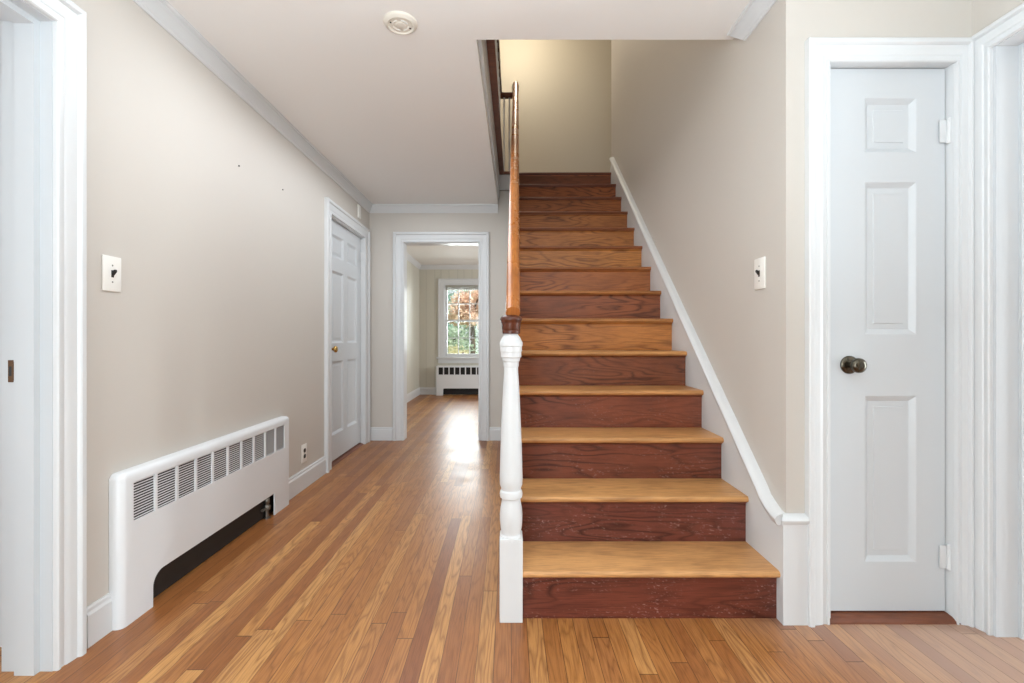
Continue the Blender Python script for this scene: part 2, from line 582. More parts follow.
# upper storey: floor, nosing, walls
m = MB()
m.prism([(2.16, UP - .03), (YB + .1, UP - .03), (YB + .1, UP), (2.16, UP)], -3, -.118, sk=True)
o = m.build('upper_floor_nosing', M['redwood'])
tag(o, 'red-brown wooden edge of the upper hall floor beside the stairwell', 'floor edge', kind='structure')
m = MB(); m.prism([(2.16, 2.49), (YB - .015, 2.49), (YB - .015, UP - .03), (2.16, UP - .03)], -.182, -.165, sk=True)
struct(m.build('trim_7', M['white']), 'white fascia board along the left edge of the stairwell', 'fascia')
m = MB(); m.box(-3, 2.6, 4.835, 6.1, 2.60, UP)
struct(m.build('floor_upper', M['redwood']), 'wooden landing floor at the top of the stairs', 'floor')
m = MB(); m.box(SK(-.18, 4.8), SK(-.045, 4.8), 4.812, 4.835, 2.575, UP - .03)
struct(m.build('trim_2', M['white']), 'short white fascia below the landing edge left of the stairs', 'fascia')
m = MB(); m.box(SK(-.18, 4.8), SK(-.03, 4.8), 4.795, 4.835, UP - .03, UP, .006)
struct(m.build('trim_3', M['redwood']), 'wooden landing edge under the upstairs guard rail', 'floor edge')
m = MB(); m.box(-3, 2.6, 6.1, 6.2, UP - .2, 5.2)
struct(m.build('wall_upper_back', M['tan']), 'tan wall facing the top of the stairs', 'wall')
m = MB(); m.box(-3.1, -3, 2.0, 6.2, UP - .2, 5.2)
struct(m.build('wall_upper_left', M['tan']), 'upper hall wall to the left of the stairwell', 'wall')
m = MB(); m.box(-3, 1.2, 2.0, 2.16, UP - .03, 5.2)
struct(m.build('wall_upper_front', M['tan']), 'upper hall wall above the entry', 'wall')
m = MB(); m.box(2.6, 2.7, 4.9, 6.2, UP - .2, 5.2); m.box(1.17, 2.6, 4.9, 5.0, UP, 5.2)
struct(m.build('wall_upper_right', M['tan']), 'upper hall wall beyond the end of the stair wall', 'wall')
m = MB(); m.box(-3.1, 2.7, 2.0, 6.2, 5.2, 5.3)
struct(m.build('ceiling_upper', M['ceiling']), 'ceiling over the stairwell and upper hall', 'ceiling')

# far room
XF, YF = -1.68, 8.81
WIN = (-1.225, -.475, .70, 2.07)
m = MB(); m.box(XF - .1, XF, YB + .13, YF + .1, 0, CEIL + .05)
struct(m.build('wall_far_left', M['panel']), 'pale vertical board wall on the left of the far room', 'wall')
m = MB(); wall_y(m, XF, 2.6, YF, YF + .14, 0, CEIL + .05, (WIN,))
struct(m.build('wall_far_back', M['panel']), 'cream vertical board wall around the far window', 'wall')
m = MB(); m.box(2.5, 2.6, YB, YF, 0, CEIL + .05)
struct(m.build('wall_far_right', M['panel']), 'board wall on the right of the far room', 'wall')
m = MB(); m.box(SK(-.045, YB), 2.6, YB + .02, YB + .13, 0, 2.6)
struct(m.build('wall_far_front', M['wall']), 'wall between the stairs and the far room', 'wall')
m = MB(); m.box(XF - .1, 2.6, YB + .13, YF + .1, CEIL, CEIL + .12)
struct(m.build('ceiling_far_room', M['ceiling']), 'white ceiling of the far room', 'ceiling')

# ---- mouldings
CROWN = [(0, 0), (0, -.082), (.006, -.082), (.010, -.076), (.010, -.070), (.016, -.064), (.022, -.050), (.030, -.034),
         (.038, -.022), (.038, -.016), (.046, -.012), (.048, 0)]
BASE = [(0, 0), (0, .135), (.006, .135), (.009, .128), (.009, .118), (.014, .108), (.014, 0)]
Z = (0, 0, 1)


def mould(name, path, outs, prof, z, mat, label, cat='moulding', st=True):
    m = MB()
    m.sweep([(x, y, z) for x, y in path], [((ox, oy, 0), Z) for ox, oy in outs], prof)
    o = m.build(name, mat)
    return struct(o, label, cat)


xe = SK(-.18, YB)
mould('trim_4', [(XL, -1.5), (XL, YB), (xe, YB)], [(1, 0), (1, -1), (0, -1)], CROWN, CEIL, M['white'],
      'white crown moulding along the left and end walls of the hall')
m = MB()
prs = []
for yy, sl in ((2.128, 1.0), (YD, 0)):
    prs.append([m.bm.verts.new((SK(AW, yy) - a - (0.0 if sl else a * 0), yy + (1.05 * b + .0 if sl else -a), CEIL + b)) for a, b in CROWN])
n = len(CROWN)
for i in range(n): m.face((prs[0][i], prs[0][(i + 1) % n], prs[1][(i + 1) % n], prs[1][i]))
m.face(prs[0][::-1])
prs.append([m.bm.verts.new((XR - a, YD - a, CEIL + b)) for a, b in CROWN])
for i in range(n): m.face((prs[1][i], prs[1][(i + 1) % n], prs[2][(i + 1) % n], prs[2][i]))
prs.append([m.bm.verts.new((XR - a, -1.5, CEIL + b)) for a, b in CROWN])
for i in range(n): m.face((prs[2][i], prs[2][(i + 1) % n], prs[3][(i + 1) % n], prs[3][i]))
struct(m.build('trim_5', M['white'], smooth=35), 'white crown moulding above the stair wall with a cut end', 'moulding')
mould('trim_6', [(XF, YB + .2), (XF, YF), (2.5, YF)], [(1, 0), (1, -1), (0, -1)], CROWN, CEIL, M['white'],
      'white crown moulding in the far room')

mould('baseboard_left', [(XL, 1.592), (XL, 1.70)], [(1, 0), (1, 0)], BASE, 0, M['white'],
      'short white baseboard between the left doorway and the radiator', 'baseboard')
mould('baseboard_hall', [(XL, 2.96), (XL, 3.66)], [(1, 0), (1, 0)], BASE, 0, M['white'],
      'white baseboard between the radiator and the closed left door', 'baseboard')
mould('baseboard_back', [(XL, YB), (DB[0] - .11, YB)], [(0, -1), (0, -1)], BASE, 0, M['white'],
      'white baseboard left of the cased opening in the end wall', 'baseboard')
mould('baseboard_back_right', [(DB[1] + .105, YB), (SK(-.045, YB), YB)], [(0, -1), (0, -1)], BASE, 0, M['white'],
      'white baseboard right of the cased opening in the end wall', 'baseboard')
mould('baseboard_far', [(XF, YB + .2), (XF, YF), (-1.36, YF)], [(1, 0), (1, -1), (0, -1)], BASE, 0, M['white'],
      'white baseboard along the far room walls', 'baseboard')
# plinth beside the closet casing, with its cap
m = MB(); m.box(SK(AS, YD), 1.10, YD - .018, YD, 0, .378)
pl = struct(m.build('baseboard_closet', M['white']), 'tall white plinth between the bottom step and the closet door', 'baseboard')
CAP = [(0, -.012), (.016, -.012), (.018, -.004), (.026, .004), (.028, .014), (.022, .024), (.010, .030), (0, .032)]
m = MB(); m.sweep([(SK(AS + .012, YD), YD, .372), (1.102, YD, .372)], [((-.8, -1, 0), Z), ((0, -1, 0), Z)], CAP)
m.build('cap_moulding', M['white'], pl, smooth=40)

# ------------------------------------------------------------ doors and openings
CAS = [(0, 0), (0, .012), (.004, .016), (.012, .016), (.015, .011), (.030, .011), (.036, .015), (.055, .018), (.074, .019), (.077, .026),
       (.082, .030), (.098, .030), (.104, .026), (.104, 0)]


def casing(parent, x0, x1, zt, mat, sides='LTR', scale=1.0, rscale=None, zs=1.0, name='casing', prof=CAS):
    """three-sided moulded casing, local coordinates: wall face y=0, room at -y."""
    rs = rscale or scale
    pts, fr = [], []
    if 'L' in sides:
        pts.append((x0, 0, 0)); fr.append(((-scale, 0, 0), (0, -1, 0)))
    pts.append((x0, 0, zt)); fr.append((((-scale if 'L' in sides else 0), 0, zs), (0, -1, 0)))
    pts.append((x1, 0, zt)); fr.append(((rs if 'R' in sides else 0, 0, zs), (0, -1, 0)))
    if 'R' in sides:
        pts.append((x1, 0, 0)); fr.append(((rs, 0, 0), (0, -1, 0)))
    m = MB()
    m.sweep(pts, fr, prof)
    return m.build(name, mat, parent, smooth=30)


def panel_leaf(parent, x0, x1, z0, z1, y0, y1, panels, mat):
    """raised-panel door leaf; front face y0 (towards -y)."""
    m = MB(); bm = m.bm
    xs = sorted({x0, x1, *[p[0] for p in panels], *[p[1] for p in panels]})
    zs = sorted({z0, z1, *[p[2] for p in panels], *[p[3] for p in panels]})
    V = {}
    g = lambda x, z, y=y0: V.setdefault((round(x, 5), round(z, 5), round(y, 5)), None) or V.__setitem__((round(x, 5), round(z, 5), round(y, 5)), bm.verts.new((x, y, z))) or V[(round(x, 5), round(z, 5), round(y, 5))]
    for i in range(len(xs) - 1):
        for j in range(len(zs) - 1):
            cx, cz = (xs[i] + xs[i + 1]) / 2, (zs[j] + zs[j + 1]) / 2
            if any(p[0] < cx < p[1] and p[2] < cz < p[3] for p in panels): continue
            m.face((g(xs[i], zs[j]), g(xs[i + 1], zs[j]), g(xs[i + 1], zs[j + 1]), g(xs[i], zs[j + 1])))
    for (a, b, c, d) in panels:
        # split the rim at grid lines so that it stays welded to the frame
        prev = [(a, b, c, d, 0)]
        for ins, dep in ((.003, .0012), (.007, .004), (.019, .0125), (.022, .0135), (.023, .0125), (.041, .0125), (.0435, .0095), (.0445, .0095)):
            prev.append((a + ins, b - ins, c + ins, d - ins, dep))
        rings = [[g(q[0], q[2], y0 + q[4]), g(q[1], q[2], y0 + q[4]), g(q[1], q[3], y0 + q[4]), g(q[0], q[3], y0 + q[4])] for q in prev]
        for r0, r1 in zip(rings, rings[1:]):
            for k in range(4): m.face((r0[k], r0[(k + 1) % 4], r1[(k + 1) % 4], r1[k]))
        m.face(rings[-1])
    B = [g(x0, z0, y1), g(x1, z0, y1), g(x1, z1, y1), g(x0, z1, y1)]
    Fv = [g(x0, z0), g(x1, z0), g(x1, z1), g(x0, z1)]
    m.face(B[::-1])
    for k in range(4): m.face((Fv[k], Fv[(k + 1) % 4], B[(k + 1) % 4], B[k]))
    return m.build('leaf', mat, parent)


def hinge(parent, x, y, z, mat, hh=.09):
    m = MB()
    m.lathe([(.0045, -hh / 2 - .006), (.0072, -hh / 2 - .003), (.0072, -hh / 6), (.0064, -hh / 6 + .0005), (.0072, -hh / 6 + .001), (.0072, hh / 6),
             (.0064, hh / 6 + .0005), (.0072, hh / 6 + .001), (.0072, hh / 2 + .003), (.0045, hh / 2 + .006)], (x, y, z), 14)
    m.box(x - .030, x, y + .003, y + .0065, z - hh / 2, z + hh / 2, .001)
    return m.build('hinge', mat, parent, smooth=40)


def knob(parent, x, y, z, mat, rs=.033):
    """door knob on a rosette, pointing to -y; returns the knob part."""
    m = MB()
    m.lathe([(.010, .004), (.010, .026), (.014, .032), (.024, .038), (.0275, .047), (.0265, .055), (.020, .061), (.010, .0635), (.002, .064)], (x, y, z), 32, 'Y')
    k = m.build('door_knob', mat, parent, smooth=50)
    m = MB()
    m.lathe([(rs, 0), (rs, .003), (rs * .93, .006), (rs * .6, .008), (rs * .4, .011), (.010, .012)], (x, y, z), 32, 'Y')
    m.build('rosette', mat, k, smooth=50)
    return k


def jamb(parent, x0, x1, zt, depth, mat, stop_y, stop_w=.04, t=.012, stop_t=.012):
    """door lining: two sides and head with a stop; opening x0..x1."""
    m = MB()
    m.box(x0, x0 + t, 0, depth, 0, zt); m.box(x1 - t, x1, 0, depth, 0, zt); m.box(x0 + t, x1 - t, 0, depth, zt - t, zt)
    if stop_w:
        s = stop_t
        m.box(x0 + t, x0 + t + s, stop_y, stop_y + stop_w, 0, zt - t)
        m.box(x1 - t - s, x1 - t, stop_y, stop_y + stop_w, 0, zt - t)
        m.box(x0 + t + s, x1 - t - s, stop_y, stop_y + stop_w, zt - t - s, zt - t)
    return m.build('jamb', mat, parent)


# door 1: open doorway in the left wall (local x = world y, local -y = world +x)
d1 = struct(empty('door_1', (XL, 0, 0), PI / 2), 'open white cased doorway at the near end of the left wall', 'doorway')
jamb(d1, DL[0], DL[1], DL[3], .16, M['door'], .039, .062, stop_t=.019)
casing(d1, DL[0] + .010, DL[1] - .010, DL[3] - .010, M['white'], scale=.86, zs=.86)
m = MB(); m.box(DL[1] - .0135, DL[1] - .0115, .122, .139, .912, .982, .0008); m.box(DL[1] - .0150, DL[1] - .0130, .118, .125, .917, .977, .0008)
sp = m.build('strike_plate', M['oldbrass'], d1)
m = MB(); m.box(DL[1] - .0138, DL[1] - .0132, .127, .135, .932, .962)
m.build('latch_hole', M['black'], sp)

# door 2: closed six-panel door in the left wall
d2 = struct(empty('door_2', (XL, 0, 0), PI / 2), 'closed white six-panel door with brass knob at the end of the left wall', 'door')
x0, x1 = DC[0], DC[1]
jamb(d2, x0, x1, DC[3], .15, M['white'], .075, .03)
casing(d2, x0 + .004, x1 - .004, DC[3] - .004, M['white'], scale=1.1, rscale=1.15, zs=.98)
a, b = x0 + .014, x1 - .014
wd = b - a
c1, c2 = (a + .115, a + wd / 2 - .05), (a + wd / 2 + .05, b - .115)
pan = []
for q in (c1, c2): pan += [(q[0], q[1], .24, .86), (q[0], q[1], 1.01, 1.62), (q[0], q[1], 1.735, 1.925)]
panel_leaf(d2, a, b, .028, DC[3] - .015, .030, .070, pan, M['door'])
knob(d2, a + .065, .030, .962, M['brass'], .030)
for zz in (1.86, .22): hinge(d2, b + .004, .020, zz, M['white'])
m = MB(); m.prism([(.0, 0), (.012, .010), (.03, .016), (.11, .016), (.13, 0)], x0 + .012, x1 - .012)
m.build('threshold', M['redwood'], d2)
m = MB(); m.box(x0, x1, .12, .13, 0, .4)
m.build('backing', M['dark_cavity'], d2)

# door 3: narrow closet door facing the camera
d3 = struct(empty('door_3', (0, YD, 0)), 'narrow white three-panel closet door with dark bronze knob right of the stairs', 'door')
x0, x1 = DK[0], DK[1]
jamb(d3, x0, x1, DK[3], .10, M['white'], .070, .02, .008)
casing(d3, 1.1785, 1.645, 2.066, M['white'], scale=.82, rscale=.46, zs=.78)
a, b = x0 + .0125, x1 - .0125
pan = [(1.337, 1.533, .209, .834), (1.337, 1.533, 1.065, 1.639), (1.337, 1.533, 1.749, 1.955)]
panel_leaf(d3, a, b, .026, DK[3] - .012, .030, .068, pan, M['door'])
knob(d3, 1.279, .030, .951, M['bronze'], .034)
for zz in (1.826, .232): hinge(d3, b + .004, .018, zz, M['white'], .085)
m = MB(); m.box(a - .004, a - .0005, .024, .034, .925, .975)
m.build('latch_plate', M['oldbrass'], d3)
m = MB(); m.sweep([(x0 - .012, 0, 0), (x1 + .008, 0, 0)], [((0, 1, 0), Z)] * 2, [(-.012, 0), (-.010, .008), (.004, .018), (.03, .021), (.075, .021), (.09, 0)])
m.build('threshold', M['redwood'], d3, smooth=50)

# door 4: cased doorway in the right wall (local x = -world y)
d4 = struct(empty('door_4', (XR, 0, 0), -PI / 2), 'white cased doorway at the right edge beside the closet door', 'doorway')
jamb(d4, -DR[1], -DR[0], DR[3], .16, M['door'], .078, .06)
casing(d4, -DR[1] + .002, -DR[0], DR[3] - .010, M['white'], scale=.70, rscale=1.0, zs=.68)

# door 5: cased opening to the far room
d5 = struct(empty('door_5', (0, YB, 0)), 'white cased opening in the end wall leading to the far room', 'doorway')
jamb(d5, DB[0] - .006, DB[1] + .006, DB[3] + .006, .13, M['white'], .05, .0)
casing(d5, DB[0], DB[1], DB[3], M['white'])

# ------------------------------------------------------------ staircase
RUN, RISE, Y1, Z1, NT = .2365, .1976, 1.738, .1866, 14
st = tag(empty('staircase', (.5, Y1, 0)), 'straight oak staircase with honey treads and dark scuffed risers', 'staircase')
st_inv = Matrix.Translation((-.5, -Y1, 0))
RC = [(112, 56, 42), (112, 58, 46), (122, 64, 44), (132, 70, 46), (140, 78, 46), (200, 130, 66), (156, 88, 50), (186, 112, 58), (206, 136, 68),
      (190, 122, 62), (180, 112, 58), (164, 96, 52), (156, 88, 48), (164, 96, 54)]
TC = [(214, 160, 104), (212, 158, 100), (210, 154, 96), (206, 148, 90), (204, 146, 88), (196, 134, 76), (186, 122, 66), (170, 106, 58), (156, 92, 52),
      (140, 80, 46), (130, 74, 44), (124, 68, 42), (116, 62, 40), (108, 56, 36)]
for i in range(NT):
    yn = Y1 + i * RUN            # nosing
    zt = Z1 + i * RISE
    zb = 0 if i == 0 else zt - RISE
    yr = yn + .026               # riser face
    m = MB(); m.box(-.031, AS - .003 + .003, yr, yr + .018, zb, zt - .024, sk=True)
    m.prism([(yr, zt - .026), (yr - .009, zt - .026), (yr - .007, zt - .031), (yr - .002, zt - .035), (yr, zt - .036)], -.03, AS, sk=True)
    m.bm.transform(st_inv)
    r = m.build('riser', M['riser'], st)
    r.color = rgb(*RC[i])
    m = MB()
    dep = (RUN + .026) if i < NT - 1 else .05
    N8 = 8
    prof = [(yn + dep, zt - .026), (yn + .014, zt - .026)]
    for k in range(N8 + 1):
        t = -PI / 2 - PI * k / N8
        prof.append((yn + .013 + .013 * math.cos(t), zt - .013 + .013 * math.sin(t)))
    prof += [(yn + dep, zt)]
    m.prism(prof, -.034, AS + .001 if i else AS + .006, sk=True)
    m.bm.transform(st_inv)
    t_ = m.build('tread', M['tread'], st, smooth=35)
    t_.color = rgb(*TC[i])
# outer string: the stepped board and the wall below it
poly = [(Y1 + .027, 0)]
for i in range(NT):
    yr = Y1 + i * RUN + .027
    zt = Z1 + i * RISE - .027
    poly += [(yr, zt)]
    if i < NT - 1: poly += [(yr + RUN, zt)]
poly += [(YB, poly[-1][1]), (YB, 0)]
m = MB(); m.prism(poly, -.051, -.034, sk=True)
struct(m.build('wall_under_stairs', M['wall']), 'grey triangular wall under the stairs facing the hall', 'wall')
lo = [(Y1 + .026, 0)] + [p for p in poly[1:-2]]
yl = lo[-1][0]
lo += [(yl, lo[-1][1] - .32), (Y1 + .25, 0)]
m = MB(); m.prism(lo, -.056, -.051, sk=True); m.bm.transform(st_inv)
m.build('outer_string', M['white'], st)
# skirting on the wall side with its cap
SKZ = lambda y: .730 + .8330 * (y - 2.226)
top_y = 4.80
yc = 1.795
sk_poly = [(YD - .0175, 0), (4.9, 0), (4.9, 2.77), (top_y, SKZ(top_y)), (yc + .07, SKZ(yc + .07)), (yc + .02, .398), (yc - .02, .380), (YD - .0175, .376)]
m = MB(); m.prism(sk_poly, AS, AW + .001, sk=True); m.bm.transform(st_inv)
skb = m.build('skirt_board', M['white'], st)
cp = [(YD - .002, .372), (yc - .025, .376), (yc + .015, .392), (yc + .06, SKZ(yc + .06) - .004)] + [(yc + .09, SKZ(yc + .09)), (top_y, SKZ(top_y))]
m = MB()
fr, pts = [], []
for i, (yy, zz) in enumerate(cp):
    q0, q1 = cp[max(i - 1, 0)], cp[min(i + 1, len(cp) - 1)]
    d = Vector((0, q1[0] - q0[0], q1[1] - q0[1])).normalized()
    nrm = Vector((0, -d.z, d.y))
    pts.append((SK(AW - .001, yy), yy, zz)); fr.append(((-1, 0, 0), nrm))
CAP2 = [(0, -.012), (.032, -.012), (.036, -.004), (.040, .004), (.042, .012), (.036, .022), (.022, .030), (0, .032)]
m.sweep(pts, fr, CAP2); m.bm.transform(st_inv)
m.build('cap_moulding', M['white'], skb, smooth=40)

# ------------------------------------------------------------ banister
bn = tag(empty('stair_banister', (.008, 1.776, 0)), 'wooden handrail on a white turned newel post at the foot of the stairs', 'banister')
bi = Matrix.Translation((-.008, -1.776, 0))
K = 1.776 / F
pz = lambda y: H - (y - CYP) * K
NW = .0428
m = MB(); m.box(.008 - NW, .008 + NW, 1.776 - NW, 1.776 + NW, 0, .309, .003, 2)
prof = [(10.6, 541), (11.2, 540), (11.5, 537), (11.2, 534), (10.0, 532.5), (9.8, 531), (10.6, 527), (11.3, 520), (11.4, 514), (10.9, 508), (9.8, 502), (9.3, 499), (9.4, 497.5),
        (11.0, 496.5), (11.5, 493.5), (11.0, 490.5), (9.9, 489), (9.9, 487.5), (11.3, 484), (11.5, 478), (11.0, 455), (10.0, 428), (8.9, 403), (7.9, 384), (7.2, 373), (7.0, 367), (7.6, 366.5), (7.7, 362),
        (8.6, 361), (9.0, 358), (10.2, 357), (10.3, 352), (10.8, 351.5), (10.9, 346.5), (11.4, 346), (11.6, 343.4), (11.3, 342), (9.0, 337.6), (6.9, 334.4), (6.3, 333)]
m.lathe([(r * K, pz(y)) for r, y in prof], (.008, 1.776, 0), 40)
m.bm.transform(bi)
nwl = m.build('newel_post', M['white'], bn, smooth=22)
m = MB()
m.lathe([(r * K, pz(y)) for r, y in [(6.0, 334), (8.8, 333.6), (9.3, 332), (8.8, 330.5), (9.3, 329.5), (9.5, 324), (10.2, 321.5), (11.0, 320.5), (11.1, 319), (10.0, 317), (8.0, 315.5), (3, 314.5)]], (.008, 1.776, 0), 40)
m.bm.transform(bi)
m.build('newel_cap', M['darkwood'], nwl, smooth=40)
RAILP = [(-.018, -.028), (.018, -.028), (.024, -.020), (.024, -.006), (.027, .004), (.024, .018), (.014, .027), (0, .030), (-.014, .027), (-.024, .018), (-.027, .004), (-.024, -.006), (-.024, -.020)]
RZ = lambda y: 1.180 + .8370 * (y - 1.80)
ra = lambda y: -.010 + .0045 * (y - 1.8)
path = [(1.752, 1.142), (1.775, 1.158), (1.82, RZ(1.82))] + [(y, RZ(y)) for y in (2.3, 2.9, 3.5, 4.1, 4.52)] + [(4.60, 3.535), (4.68, 3.565), (4.80, 3.575)]
pts, fr = [], []
for i, (yy, zz) in enumerate(path):
    q0, q1 = path[max(i - 1, 0)], path[min(i + 1, len(path) - 1)]
    d = Vector((0, q1[0] - q0[0], q1[1] - q0[1])).normalized()
    pts.append((SK(ra(yy), yy), yy, zz)); fr.append(((1, 0, 0), (0, -d.z, d.y)))
m = MB(); m.sweep(pts, fr, RAILP); m.bm.transform(bi)
m.build('handrail', M['rail'], bn, smooth=40)


def baluster(x, y, z0, z1, s=.014):
    m = MB(); m.box(x - s, x + s, y - s, y + s, z0, z1, .002, 1)
    m.bm.transform(bi)
    return m.build('baluster', M['white'], bn)


for i in range(NT - 1):
    for k in (.30, .80):
        yy = Y1 + i * RUN + k * RUN
        if yy < 1.86: continue
        baluster(SK(ra(yy), yy), yy, Z1 + i * RISE, RZ(yy) - .028 - .012, .011)
# upper newel, guard rail along the well and its return
un = (SK(.0, 4.815), 4.815)
m = MB(); m.box(un[0] - .032, un[0] + .032, un[1] - .0, un[1] + .064, 2.60, 3.46, .003)
m.lathe([(.030, 3.46), (.033, 3.475), (.026, 3.49), (.024, 3.54), (.028, 3.57), (.034, 3.60), (.040, 3.63), (.036, 3.665), (.020, 3.685), (.003, 3.69)], (un[0], un[1] + .032, 0), 28)
m.bm.transform(bi)
m.build('newel_post', M['cream'], bn, smooth=40)
GR = [(-.020, -.025), (.020, -.025), (.024, -.008), (.025, .006), (.016, .025), (-.016, .025), (-.025, .006), (-.024, -.008)]
ga = lambda y: SK(-.161, y)
m = MB()
gz, gy = 3.555, 4.845
m.sweep([(ga(2.17), 2.17, gz), (ga(gy), gy, gz), (un[0] - .02, gy, gz)], [((1, 0, 0), Z), ((1, -1, 0), Z), ((0, -1, 0), Z)], GR)
m.bm.transform(bi)
tag(m.build('guard_rail', M['darkwood'], bn, smooth=40), 'dark upstairs guard rail turning beside the stairwell')
for k in range(20):
    yy = 2.26 + k * .13
    baluster(ga(yy), yy, UP, gz - .018, .010)
for k in (.33, .75):
    baluster(ga(gy) + (un[0] - .03 - ga(gy)) * k, gy, UP, gz - .018, .009)

# ------------------------------------------------------------ radiators
def radiator(loc, rz, L, D, HH, open0, open1, open_z, g0, g1, gz0, gz1, ncell, label, slats=14, valve=True, gap=.013, rcorner=.055):
    """recessed convector cover; local x along the wall, front at y=-D."""
    root = tag(empty('radiator', loc, rz), label, 'radiator', None)
    m = MB(); m.box(0, L, -D, 0, 0, HH)
    es = []
    for e in m.bm.edges:
        v0, v1 = e.verts[0].co, e.verts[1].co
        fr_ = abs(v0.y + D) < 1e-5 and abs(v1.y + D) < 1e-5
        top = abs(v0.z - HH) < 1e-5 and abs(v1.z - HH) < 1e-5
        vert = abs(v0.z - v1.z) > .1
        if (fr_ and (top or vert)) or (top and not fr_ and abs(v0.y - v1.y) > 1e-4): es.append(e)
    bmesh.ops.bevel(m.bm, geom=es, offset=min(.024, D * .55), segments=5, profile=.5, affect='EDGES')
    cov = m.build('cover', M['enamel'], root, smooth=40)
    cs = []
    m = MB(); m.box(.016, L - .016, -D + .007, .05, -.05, HH - .016); cs.append(m.build('c', M['enamel'], root))
    m = MB()
    R = rcorner
    pf = [(open0, -.1), (open1, -.1), (open1, open_z)]
    for k in range(9):
        t = PI / 2 + (PI / 2) * k / 8
        pf.append((open0 + R + R * math.cos(t), open_z - R + R * math.sin(t)))
    A = [m.bm.verts.new((x, -D - .1, z)) for x, z in pf]
    B = [m.bm.verts.new((x, -D + .02, z)) for x, z in pf]
    for i in range(len(pf)): m.face((A[i], A[(i + 1) % len(pf)], B[(i + 1) % len(pf)], B[i]))
    m.face(A[::-1]); m.face(B)
    cs.append(m.build('c', M['enamel'], root))
    pit = (g1 - g0) / ncell
    m = MB()
    for k in range(ncell): m.box(g0 + k * pit + gap / 2, g0 + (k + 1) * pit - gap / 2, -D - .1, -D + .02, gz0, gz1)
    cs.append(m.build('c', M['enamel'], root))
    cut(cov, cs)
    m = MB()
    ps = (gz1 - gz0) / slats
    for k in range(slats):
        z = gz0 + (k + .5) * ps
        m.prism([(-D + .0078, z - ps * .20), (-D + .0090, z - ps * .20), (-D + .0090, z + ps * .20), (-D + .0078, z + ps * .20)], g0, g1)
    m.build('grille', M['enamel'] if valve else M['dark_cavity'], root)
    m = MB(); m.box(.012, L - .012, -.010, -.004, .005, HH - .012)  # dark sheet in place of a recess, its shade put into the colour
    m.build('back_panel', M['dark_cavity'], root)
    # heating element: finned tube
    m = MB()
    zc = open_z + .09
    nf = int((L - .16) / .016)
    for k in range(nf):
        m.box(.08 + k * .016, .0815 + k * .016, -D + .014, -.012, open_z + .02, open_z + .16)
    m.tube([(.05, -D / 2, zc), (L - .05, -D / 2, zc)], .008)
    m.build('heating_element', M['dark_cavity'], root)
    if valve:
        vx = open1 - .045
        m = MB()
        m.tube([(vx, -.022, 0), (vx, -.022, .055), (vx, -.022, .11)], .0105)
        m.lathe([(.016, .045), (.019, .050), (.019, .070), (.016, .075)], (vx, -.022, 0), 6)
        m.lathe([(.0125, .085), (.0165, .09), (.0165, .112), (.0125, .118)], (vx, -.022, 0), 8)
        m.lathe([(.022, 0), (.022, .003), (.012, .006)], (vx, -.022, 0), 20)
        m.tube([(vx, -.022, .06), (vx - .03, -.022, .06), (vx - .055, -.022, .062)], .008)
        m.build('valve', M['steel'], root, smooth=40)
    return root


radiator((XL + .001, 1.690, 0), PI / 2, 1.305, .046, .560, .150, 1.105, .130, .048, 1.238, .372, .517, 10,
         'long low white radiator cover on the hall left wall below the switch')
radiator((-1.351, YF - .001, 0), 0, 1.10, .16, .544, .14, .97, .13, .045, 1.055, .385, .518, 10,
         'white radiator cover under the window in the far room', slats=7, valve=False, gap=.02, rcorner=.02)


# ------------------------------------------------------------ switches, outlet, small fittings
def plate(root, wd, hh, t=.006):
    m = MB()
    m.box(-wd / 2, wd / 2, -t, 0, -hh / 2, hh / 2, .0025, 2)
    return m.build('cover_plate', M['plastic'], root, smooth=40)


def screws(root, zs, t=.006):
    for z in zs:
        m = MB(); m.lathe([(.0032, t - .0005), (.0032, t + .0006), (.0022, t + .0011)], (0, 0, z), 14, 'Y')
        m.build('screw', M['steel'], root)


def light_switch(loc, rz, label):
    r = tag(empty('light_switch', loc, rz), label, 'light switch')
    plate(r, .080, .127)
    m = MB(); m.box(-.0055, .0055, -.0068, -.004, -.013, .013)
    m.build('toggle_slot', M['black'], r)
    m = MB()
    m.prism([(-.005, -.006), (-.005, .007), (-.017, .015), (-.0185, .0135), (-.019, .007), (-.0085, -.006)], -.0045, .0045)
    m.build('toggle', M['black'], r)
    screws(r, (-.030, .030))
    return r


light_switch((XL, 1.700, 1.284), PI / 2, 'white switch plate with black toggle above the hall radiator on the left wall')
light_switch((SK(AW, 1.918), 1.918, 1.315), -PI / 2, 'white switch plate with black toggle on the wall right of the stairs')
ot = tag(empty('power_outlet', (XL, 3.298, .245), PI / 2), 'white duplex outlet with dark sockets above the baseboard by the closed door', 'outlet')
plate(ot, .080, .127)
for z in (-.020, .020):
    m = MB()
    m.lathe([(.0165, .005), (.0165, .0082), (.015, .009)], (0, 0, z), 24, 'Y')
    for v in m.bm.verts: v.co.z = z + max(-.0135, min(.0135, v.co.z - z))
    m.build('receptacle', M['black'], ot)
screws(ot, (0,))
ch = tag(empty('wall_plate', (XL, 4.497, 2.262), PI / 2), 'small blank white plate above the closed left door', 'wall plate')
m = MB(); m.box(-.035, .035, -.014, 0, -.062, .062, .003)
m.build('plate', M['plastic'], ch, smooth=40)
screws(ch, (-.04, .04), .014)
for (py, pzz, lb) in ((2.50, 1.968, 'tiny dark nail in the left wall above the radiator'),
                      (2.985, 1.995, 'tiny dark nail in the left wall nearer the closed door')):
    m = MB(); m.lathe([(.002, -.01), (.002, .004), (.0045, .0045), (.0045, .006), (.001, .0065)], (XL, py, pzz), 10, 'X')
    tag(m.build('nail', M['dark_cavity']), lb, 'nail')

